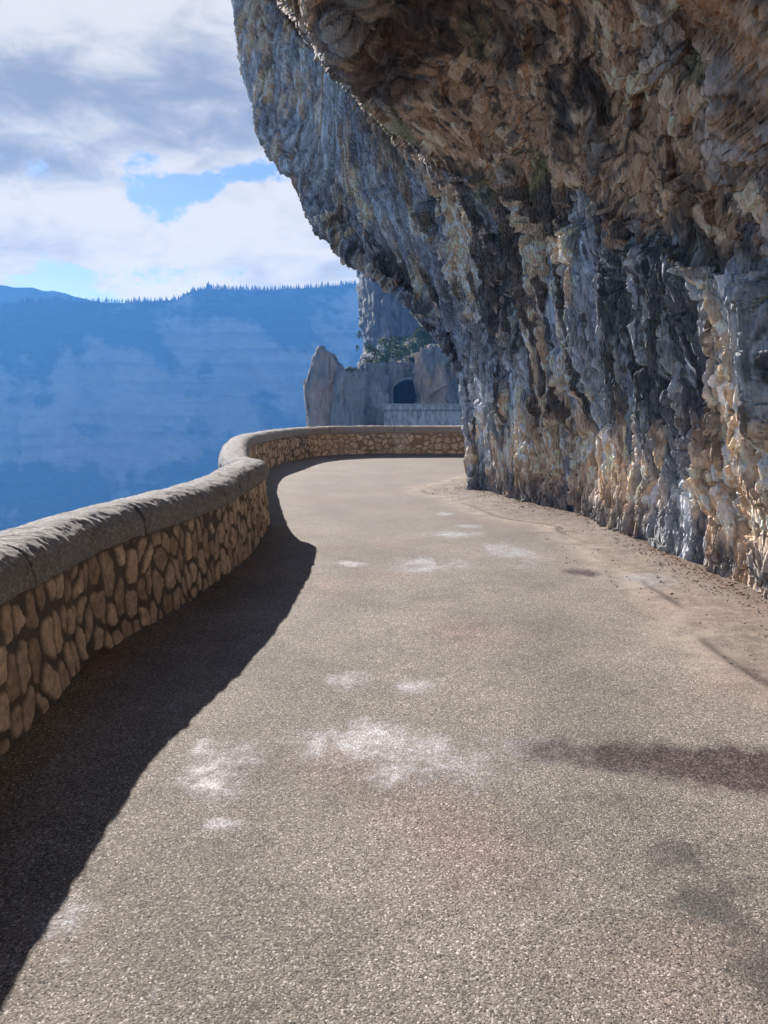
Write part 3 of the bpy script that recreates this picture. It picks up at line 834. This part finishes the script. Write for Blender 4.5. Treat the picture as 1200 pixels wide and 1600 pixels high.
# ------------------------------------------------------------------ promontory with the tunnel, ~130 m away
def rock_face(name, left, right, Yf, wrap, relief, seed, label, cols, hole=None, top_extra=True, nx=150, nzr=170, zb=-30.0, kind='structure', roundr=False, parent=None):
    """lump of rock: left/right outlines are pixel polylines (u,v) top to bottom at depth Yf; the edges curve back by 'wrap' metres"""
    L = np.array([at(a, b, Yf) for a, b in left]); Rr = np.array([at(a, b, Yf) for a, b in right])
    ztop = min(L[0, 2], Rr[0, 2])
    z = np.r_[np.linspace(zb, -6, 12)[:-1], np.linspace(-6, ztop, nzr)]
    xl = np.interp(z, L[::-1, 2], L[::-1, 0]); xr_ = np.interp(z, Rr[::-1, 2], Rr[::-1, 0])
    th = np.linspace(-math.pi * 0.62, math.pi * 0.62 if roundr else 0.0, nx)
    P = np.zeros((nx, len(z), 3))
    for i, a in enumerate(th):
        if roundr:
            cx = (xl + xr_) / 2; hw = (xr_ - xl) / 2
            P[i, :, 0] = cx + hw * math.sin(a) / 1.0
            P[i, :, 1] = Yf + wrap * (1 - math.cos(a))
        else:
            cx = xr_; hw = xr_ - xl
            f = i / (nx - 1)
            aa = math.pi / 2 * min(1, f / 0.35) if f < 0.35 else math.pi / 2
            P[i, :, 0] = xl + (xr_ - xl) * (0.30 * (1 - math.cos(aa)) if f < .35 else 0.30 + 0.70 * (f - .35) / .65)
            P[i, :, 1] = Yf + wrap * (1 - math.sin(aa))
        P[i, :, 2] = z
    Q = P.copy()
    n = gnormals(P)
    if np.mean(n[..., 1]) > 0: n = -n
    wrp = np.stack([fbm(Q * 0.15, 3, seed), fbm(Q * 0.15, 3, seed + 3), fbm(Q * .15, 3, seed + 5)], -1)
    dq = Q + wrp * 1.2
    h1, a1, a2, r1 = cells(dq * np.array([.45, .45, .17]), seed + 10, 1.3)
    h2, b1, b2, r2 = cells(dq * np.array([1.3, 1.3, .5]), seed + 20, 1.3)
    fl = 1 - 2 * np.abs(fbm(dq * np.array([.3, .3, .08]), 4, seed + 30))
    dsp = 1.35 * relief * (0.5 * h1 + 0.22 * h2 + 0.5 * fl + 0.6 * fbm(Q * .12, 3, seed + 40))
    fade = 1.0
    P = P + n * (dsp * fade)[..., None]
    col = np.zeros(P.shape, np.float32) + np.array(cols[0], np.float32)
    col = mixc(col, cols[1], sstep(fbm(Q * np.array([.25, .25, .12]), 4, seed + 50) + .3 * (r1 - .5), 0.0, .35))
    col = mixc(col, (0.07, 0.07, 0.07), sstep(fbm(Q * np.array([.9, .9, .12]), 4, seed + 60), .25, .5) * .7)
    keep = None
    if hole is not None:
        cx, cz, rw, rh = hole
        X_, Z_ = Q[..., 0], Q[..., 2]
        m = ((np.abs(X_ - cx) < rw) & (Z_ < cz + 0.2) & (Z_ > cz - 6)) | ((((X_ - cx) / rw) ** 2 + ((Z_ - cz) / rh) ** 2 < 1) & (Z_ >= cz))
        keep = ~(m[:-1, :-1] & m[1:, 1:] & m[1:, :-1] & m[:-1, 1:])
    # close the top by pulling the last row back
    last = P[:, -1:].copy(); last[..., 1] += wrap * 1.5; last[..., 2] += 0.2
    P = np.concatenate([P, last], 1); col = np.concatenate([col, col[:, -1:]], 1)
    if keep is not None: keep = np.concatenate([keep, np.ones((keep.shape[0], 1), bool)], 1)
    o = grid_obj(name, P, M_farrock, parent, {'col': col}, keep=keep, smooth=True)
    if label: tag(o, label, 'rock', kind=kind)
    return o
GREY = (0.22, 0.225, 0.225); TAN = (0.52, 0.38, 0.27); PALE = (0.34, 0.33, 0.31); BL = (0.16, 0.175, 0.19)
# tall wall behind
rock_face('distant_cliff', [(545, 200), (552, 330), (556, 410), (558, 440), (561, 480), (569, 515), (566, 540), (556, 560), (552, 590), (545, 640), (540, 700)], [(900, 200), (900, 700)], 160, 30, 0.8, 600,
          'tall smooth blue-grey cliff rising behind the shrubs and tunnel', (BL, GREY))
# lower face holding the tunnel
TX, TY = at(638, 615, 128)[0], 128
tc0 = at(638, 612, 128)
rock_face('tunnel_bluff', [(600, 567), (575, 574), (566, 600), (560, 640), (556, 700)], [(760, 567), (760, 700)], 128, 5, 0.65, 650,
          'rounded grey rock bluff pierced by the dark tunnel mouth', (GREY, PALE), hole=(tc0[0], tc0[2], 2.55, 1.9), nx=260, nzr=200)
rock_face('rock_buttress', [(668, 548), (655, 553), (651, 575), (655, 600), (660, 625), (664, 660), (664, 700)], [(790, 548), (790, 700)], 124, 3, 0.9, 690,
          'warm tan rock buttress just right of the tunnel mouth', (TAN, GREY), nx=220)
rock_face('rock_buttress', [(572, 567), (563, 590), (562, 615), (559, 640), (556, 700)], [(600, 566), (608, 590), (606, 620), (612, 645), (616, 700)], 122, 2.5, 0.55, 720,
          'lumpy grey rock buttress between the tunnel mouth and the split pinnacles', (GREY, PALE), roundr=True, nx=90)
rock_face('rock_buttress', [(545, 577), (530, 583), (524, 600), (522, 620), (518, 645), (514, 700)], [(560, 576), (573, 585), (574, 610), (570, 640), (572, 700)], 118, 2.2, 0.4, 750,
          'low rounded grey rock with scrub on top beside the pointed pinnacle', (GREY, (0.30, 0.30, 0.29)), roundr=True, nx=90)
rock_face('rock_pinnacle', [(500, 541), (496, 546), (490, 557), (487, 568), (480, 585), (474, 600), (473, 625), (475, 650), (476, 700)], [(502, 541), (506, 546), (519, 554), (532, 567), (541, 580), (538, 600), (528, 640), (524, 700)], 121, 2.5, 0.33, 780,
          'pointed tan and grey rock pinnacle standing free above the far parapet', ((0.36, 0.29, 0.24), GREY), roundr=True, nx=90)
# sloping terrace with scrub between the tall cliff and the bluff
tx = np.linspace(at(560, 570, 130)[0], at(800, 570, 130)[0], 60)
ty = np.linspace(0, 1, 24)
TXg, TYg = np.meshgrid(tx, ty, indexing='ij')
zl = at(600, 572, 128)[2]; zh = at(700, 505, 158)[2]
TP = np.stack([TXg, 127.5 + TYg * 32, zl - .8 + TYg * (zh - zl) * (0.35 + 0.65 * sstep(TXg, -4, 9)) + 0.8 * fbm(np.stack([TXg, TYg * 30, TXg * 0], -1) * .35, 3, 800)], -1)
o = grid_obj('scrub_terrace', TP, M_farrock, attrs={'col': mixc(np.zeros(TP.shape, np.float32) + np.array((0.025, 0.032, 0.017), np.float32), (0.06, 0.055, 0.045), sstep(fbm(TP * .4, 3, 805), .0, .4))})
tag(o, kind='structure')
# pale fallen slab lying diagonally on the terrace
a = at(637, 532, 138); b = at(662, 507, 142)
V = []; nS = 14
for k in range(nS):
    f = k / (nS - 1); c = a + (b - a) * f; wv_ = 0.42 * math.sin(math.pi * min(1, f * .85 + .12)) + .08
    for j in range(6):
        an = math.pi * 2 * j / 6 + 0.3 * math.sin(3 * f)
        V.append((c[0] + wv_ * .5 * math.cos(an) * 1.0, c[1] + wv_ * math.cos(an), c[2] + wv_ * math.sin(an) * (0.8 + 0.3 * math.sin(9 * f + j))))
F = [(k * 6 + j, k * 6 + (j + 1) % 6, (k + 1) * 6 + (j + 1) % 6, (k + 1) * 6 + j) for k in range(nS - 1) for j in range(6)]
o = mesh_raw('rock_slab', V, np.array(F), M_farrock, attrs={'col': np.zeros((len(V), 3)) + (0.34, 0.33, 0.20)}, smooth=False)
tag(o, 'long pale slab lying diagonally among the shrubs above the tunnel', 'rock')

# tunnel: bored tube with pale lining ring
troot = empty('tunnel', (tc0[0], 128, tc0[2] - 4))
def arch(rw, rh, dn, n=28):
    pts = [(rw, -dn)]
    for k in range(n + 1):
        th = math.pi * k / n
        pts.append((rw * math.cos(th), rh * math.sin(th)))
    pts.append((-rw, -dn))
    return np.array(pts)
A1 = arch(2.55, 1.95, 6)
rowsT = []
for yy in [-0.9, 0.5, 2, 6, 12, 20]:
    rowsT.append(np.c_[A1[:, 0] * (1 + .02 * math.sin(yy)), np.full(len(A1), yy), A1[:, 1] + 4])
rowsT.append(np.c_[A1[:, 0] * 0, np.full(len(A1), 20.2), A1[:, 1] * 0 + 1])
TT = np.stack(rowsT, 0)
grid_obj('tunnel_bore', TT, M_farrock, troot, {'col': np.zeros(TT.shape) + (0.03, 0.03, 0.033)})
A0 = arch(3.0, 2.35, 6)
ring = np.stack([np.c_[A1[:, 0], np.full(len(A1), -1.0), A1[:, 1] + 4], np.c_[A0[:, 0], np.full(len(A1), -1.0), A0[:, 1] + 4], np.c_[A0[:, 0] * 1.02, np.full(len(A1), 1.2), A0[:, 1] * 1.02 + 4]], 0)
ringc = np.zeros(ring.shape) + (0.33, 0.31, 0.27)
grid_obj('lining_ring', ring, M_farrock, troot, {'col': ringc})
tag(troot, 'dark arched road tunnel mouth in the distant grey rock', 'tunnel')

# far retaining wall carrying the road out of the tunnel
def ret_build(t):
    p = t.pos()
    c = t.mix(t.noise(t.mapv(p, (1, 1, .25)), 1.8, 8, 0.7), (0.08, 0.10, 0.11), (0.55, 0.56, 0.55))
    d = t.voro(t.mapv(p, (1.6, 1, .7)), 1.6)
    return t.mix(t.ramp(d, 0.45, 0.75, 0, .5), c, (0.10, 0.10, 0.10)), t.bump(d, .3, .05)
M_ret = material('weathered_retaining_wall', ret_build, 0.9, 0.15)
ra_ = at(600, 632, 112); rb_ = at(800, 637, 112)
def box_parts(x0, x1, y0, y1, z0, z1):
    V = [(x0, y0, z0), (x1, y0, z0), (x1, y1, z0), (x0, y1, z0), (x0, y0, z1), (x1, y0, z1), (x1, y1, z1), (x0, y1, z1)]
    F = [(0, 3, 2, 1), (4, 5, 6, 7), (0, 1, 5, 4), (1, 2, 6, 5), (2, 3, 7, 6), (3, 0, 4, 7)]
    return V, F
rr = empty('retaining_wall', (ra_[0] + 6, 113, -12))
def curved_wall(x0, x1, Y, z0, z1, th, n, m, mat, name, par, rel):
    X_ = np.linspace(x0, x1, n)
    prof = [(0, z) for z in np.linspace(z0, z1, m)] + [(th, z1), (th, z0)]
    P = np.zeros((n, len(prof), 3))
    for j, (o_, z) in enumerate(prof):
        P[:, j, 0] = X_; P[:, j, 1] = Y + o_ + 0.004 * (X_ - x0) ** 2; P[:, j, 2] = z
    P[:, :m, 1] -= (0.03 * (z1 - P[:, :m, 2])) + rel * fbm(P[:, :m] * 1.2, 3, 860)
    return grid_obj(name, P - np.array(par.location), mat, par)
curved_wall(ra_[0], rb_[0], 112, -26, ra_[2] - 0.75, 1.2, 160, 60, M_ret, 'wall_face', rr, 0.25)
curved_wall(ra_[0] - .1, rb_[0], 111.7, ra_[2] - 0.75, ra_[2] - .02, 0.5, 120, 5, M_ret, 'parapet', rr, 0.05)
curved_wall(ra_[0] - .2, rb_[0], 111.6, ra_[2] - .02, ra_[2] + 0.12, 0.7, 120, 3, M_cap, 'coping', rr, 0.02)
tag(rr, 'distant blue-grey retaining wall carrying the road in front of the tunnel', 'retaining wall')
tdk = np.zeros((2, 2, 3)); tdk[0, :, 0] = ra_[0] + .2; tdk[1, :, 0] = rb_[0]; tdk[:, 0, 1] = 112.6; tdk[:, 1, 1] = 130; tdk[..., 2] = ra_[2] - 1.0
o = grid_obj('tunnel_road', tdk, M_ground); o['kind'] = 'structure'

# ------------------------------------------------------------------ shrubs on the far rocks
M_leaf = material('shrub_leaves', leaf_build((0.04, 0.085, 0.025), (0.13, 0.19, 0.06), 1.0), 0.8, 0.2)
M_dry = material('dry_scrub', leaf_build((0.10, 0.12, 0.05), (0.20, 0.20, 0.09), 1.0), 0.9, 0.1)
def shrub(u, v, Yd, wpx, hpx, n, mat, seed, label):
    r = np.random.RandomState(seed)
    b = at(u, v + hpx * 0.35, Yd)
    wv_ = wpx / FPX * Yd / 2 * 1.15; hv = hpx / FPX * Yd * 1.35; n = int(n * 1.5)
    root = empty('shrub', b)
    # clumps around a few limb ends
    V = []; F = []
    cl = r.uniform(-1, 1, (max(5, n // 60), 3)); cl[:, 2] = np.abs(cl[:, 2])
    for k in range(n):
        c = cl[r.randint(len(cl))]
        p = c * 0.72 + r.normal(0, 0.2, 3)
        p = np.array([p[0] * wv_, p[1] * wv_ * .7, (p[2] * 0.62 + 0.12) * hv])
        s = r.uniform(.10, .24) * min(wv_, hv) ** .5 * .8
        a = r.normal(0, 1, 3); a /= np.linalg.norm(a); c2 = np.cross(a, r.normal(0, 1, 3)); c2 /= np.linalg.norm(c2)
        i = len(V); V += [p - a * s, p + c2 * s * .6, p + a * s, p - c2 * s * .6]; F.append((i, i + 1, i + 2, i + 3))
    mesh_raw('crown', np.array(V), np.array(F), mat, root, smooth=False)
    V, F = trunk_mesh(hv * 0.6, 0.09, 0.03)
    V = [(a, b_, c - 0.2) for a, b_, c in V]
    mesh_raw('trunk', V, np.array(F), M_bark, root)
    return tag(root, label, 'shrub', 'shrubs clinging to the rock around the tunnel')
SH = [(672, 528, 140, 42, 36, 700, 0, 'largest bright green shrub right of the pale slab above the tunnel'),
      (694, 545, 136, 26, 30, 400, 0, 'green shrub half hidden by the edge of the overhanging cliff'),
      (640, 548, 132, 26, 22, 400, 0, 'green shrub directly over the tunnel mouth under the pale slab'),
      (614, 552, 131, 24, 30, 400, 1, 'dark green shrub at the middle of the terrace left of the tunnel'),
      (598, 562, 130, 24, 26, 360, 1, 'dark green bush above the lumpy buttress'),
      (585, 550, 134, 26, 18, 300, 2, 'olive dry scrub at the foot of the tall cliff'),
      (575, 565, 130, 20, 14, 220, 2, 'dry scrub on the shoulder of the lumpy buttress'),
      (562, 524, 150, 9, 12, 120, 1, 'small dark bush perched on the left edge of the tall cliff'),
      (558, 545, 148, 7, 9, 90, 1, 'tiny dark bush on the cliff edge below the perched bush'),
      (552, 579, 118, 20, 7, 160, 1, 'low dark scrub on top of the low rounded rock'),
      (625, 535, 140, 30, 14, 260, 1, 'dark shrub left of the lower end of the pale slab'),
      (700, 575, 124, 18, 16, 160, 2, 'dry olive scrub on the face of the tan buttress'),
      (655, 562, 127, 18, 10, 160, 2, 'dry tuft on the lip right above the tunnel arch'),
      (628, 560, 129, 26, 18, 260, 1, 'dark bush at the left end of the lip over the tunnel arch'),
      (655, 545, 134, 30, 20, 320, 1, 'dark shrub between the pale slab and the tan buttress'),
      (606, 536, 146, 26, 20, 240, 2, 'olive scrub against the foot of the tall cliff behind the dark bushes'),
      (690, 512, 150, 34, 26, 300, 1, 'dark green shrub highest up the terrace beside the overhanging cliff')]
for i, (u, v, Yd, wp, hp, n, k, lab) in enumerate(SH):
    shrub(u, v, Yd, wp, hp, n, [M_leaf, M_leaf, M_dry][k], 900 + i, lab)

# ------------------------------------------------------------------ gravel and leaf litter along the foot of the rock
rs = np.random.RandomState(4)
V = []; F = []
fp = resample(np.array(rockfoot[1:-2]), 400)
for k in range(2600):
    c = fp[rs.randint(60, 400)] + np.array([-abs(rs.normal(0, 0.13)) - 0.02, rs.normal(0, .05)])
    if k % 9 == 0: c = c + np.array([-rs.uniform(0, .9), 0])
    s = rs.uniform(.004, .012) * (1.8 if rs.rand() < .05 else 1)
    base_i = len(V)
    dirs = np.array([(1, 0, 0), (0, 1, 0), (-1, 0, 0), (0, -1, 0), (0, 0, 1), (0, 0, -1)], float) * s * rs.uniform(.6, 1.3, (6, 1))
    for d in dirs: V.append((c[0] + d[0], c[1] + d[1], 0.02 + s * .4 + d[2] * .8))
    for (a_, b_, c_) in [(0, 1, 4), (1, 2, 4), (2, 3, 4), (3, 0, 4), (1, 0, 5), (2, 1, 5), (3, 2, 5), (0, 3, 5)]:
        F.append((base_i + a_, base_i + b_, base_i + c_))
M_grav = material('gravel', lambda t: (t.mix(t.noise(t.pos(), 25, 2), (0.16, 0.14, 0.12), (0.42, 0.37, 0.31)),), 0.9, 0.2)
o = mesh_raw('gravel', np.array(V), np.array(F), M_grav, smooth=False)
tag(o, 'loose gravel along the foot of the rock wall', kind='stuff')
V = []; F = []
for k in range(2600):
    c = fp[rs.randint(20, 400)] + np.array([-abs(rs.normal(0, 0.10)) - 0.0, rs.normal(0, .05)])
    s = rs.uniform(.008, .020); a_ = rs.uniform(0, 6.28); zt = rs.uniform(.0, .015)
    ca, sa = math.cos(a_) * s, math.sin(a_) * s
    i = len(V)
    z = 0.035 + 0.03 * math.exp(-(rs.rand()*2)**2)
    V += [(c[0] - ca, c[1] - sa, z), (c[0] - sa * .4, c[1] + ca * .4, z + zt), (c[0] + ca, c[1] + sa, z + .004), (c[0] + sa * .4, c[1] - ca * .4, z + zt * .3)]
    F.append((i, i + 1, i + 2, i + 3))
M_lit = material('dead_leaves', lambda t: (t.mix(t.noise(t.pos(), 30, 2), (0.07, 0.035, 0.02), (0.26, 0.14, 0.07)),), 0.9, 0.2)
o = mesh_raw('dead_leaves', np.array(V), np.array(F), M_lit, smooth=False)
tag(o, 'brown leaf litter along the foot of the rock wall', kind='stuff')

# ------------------------------------------------------------------ haze filling the gorge
hz = bpy.data.materials.new('haze'); hz.use_nodes = True
nt = hz.node_tree
for n in list(nt.nodes): nt.nodes.remove(n)
out = nt.nodes.new('ShaderNodeOutputMaterial'); pv = nt.nodes.new('ShaderNodeVolumePrincipled')
pv.inputs['Color'].default_value = (0.066, 0.225, 0.60, 1)
pv.inputs['Absorption Color'].default_value = (1, 1, 1, 1)
pv.inputs['Density'].default_value = 0.00075
pv.inputs['Density Attribute'].default_value = ''
pv.inputs['Anisotropy'].default_value = 0.0
nt.links.new(pv.outputs[0], out.inputs['Volume'])
V, F = box_parts(-5000, 5000, -3000, 4500, -290, 290)
o = mesh_raw('haze', V, np.array(F), hz, smooth=False)
tag(o, 'thin blue haze filling the gorge', kind='stuff')
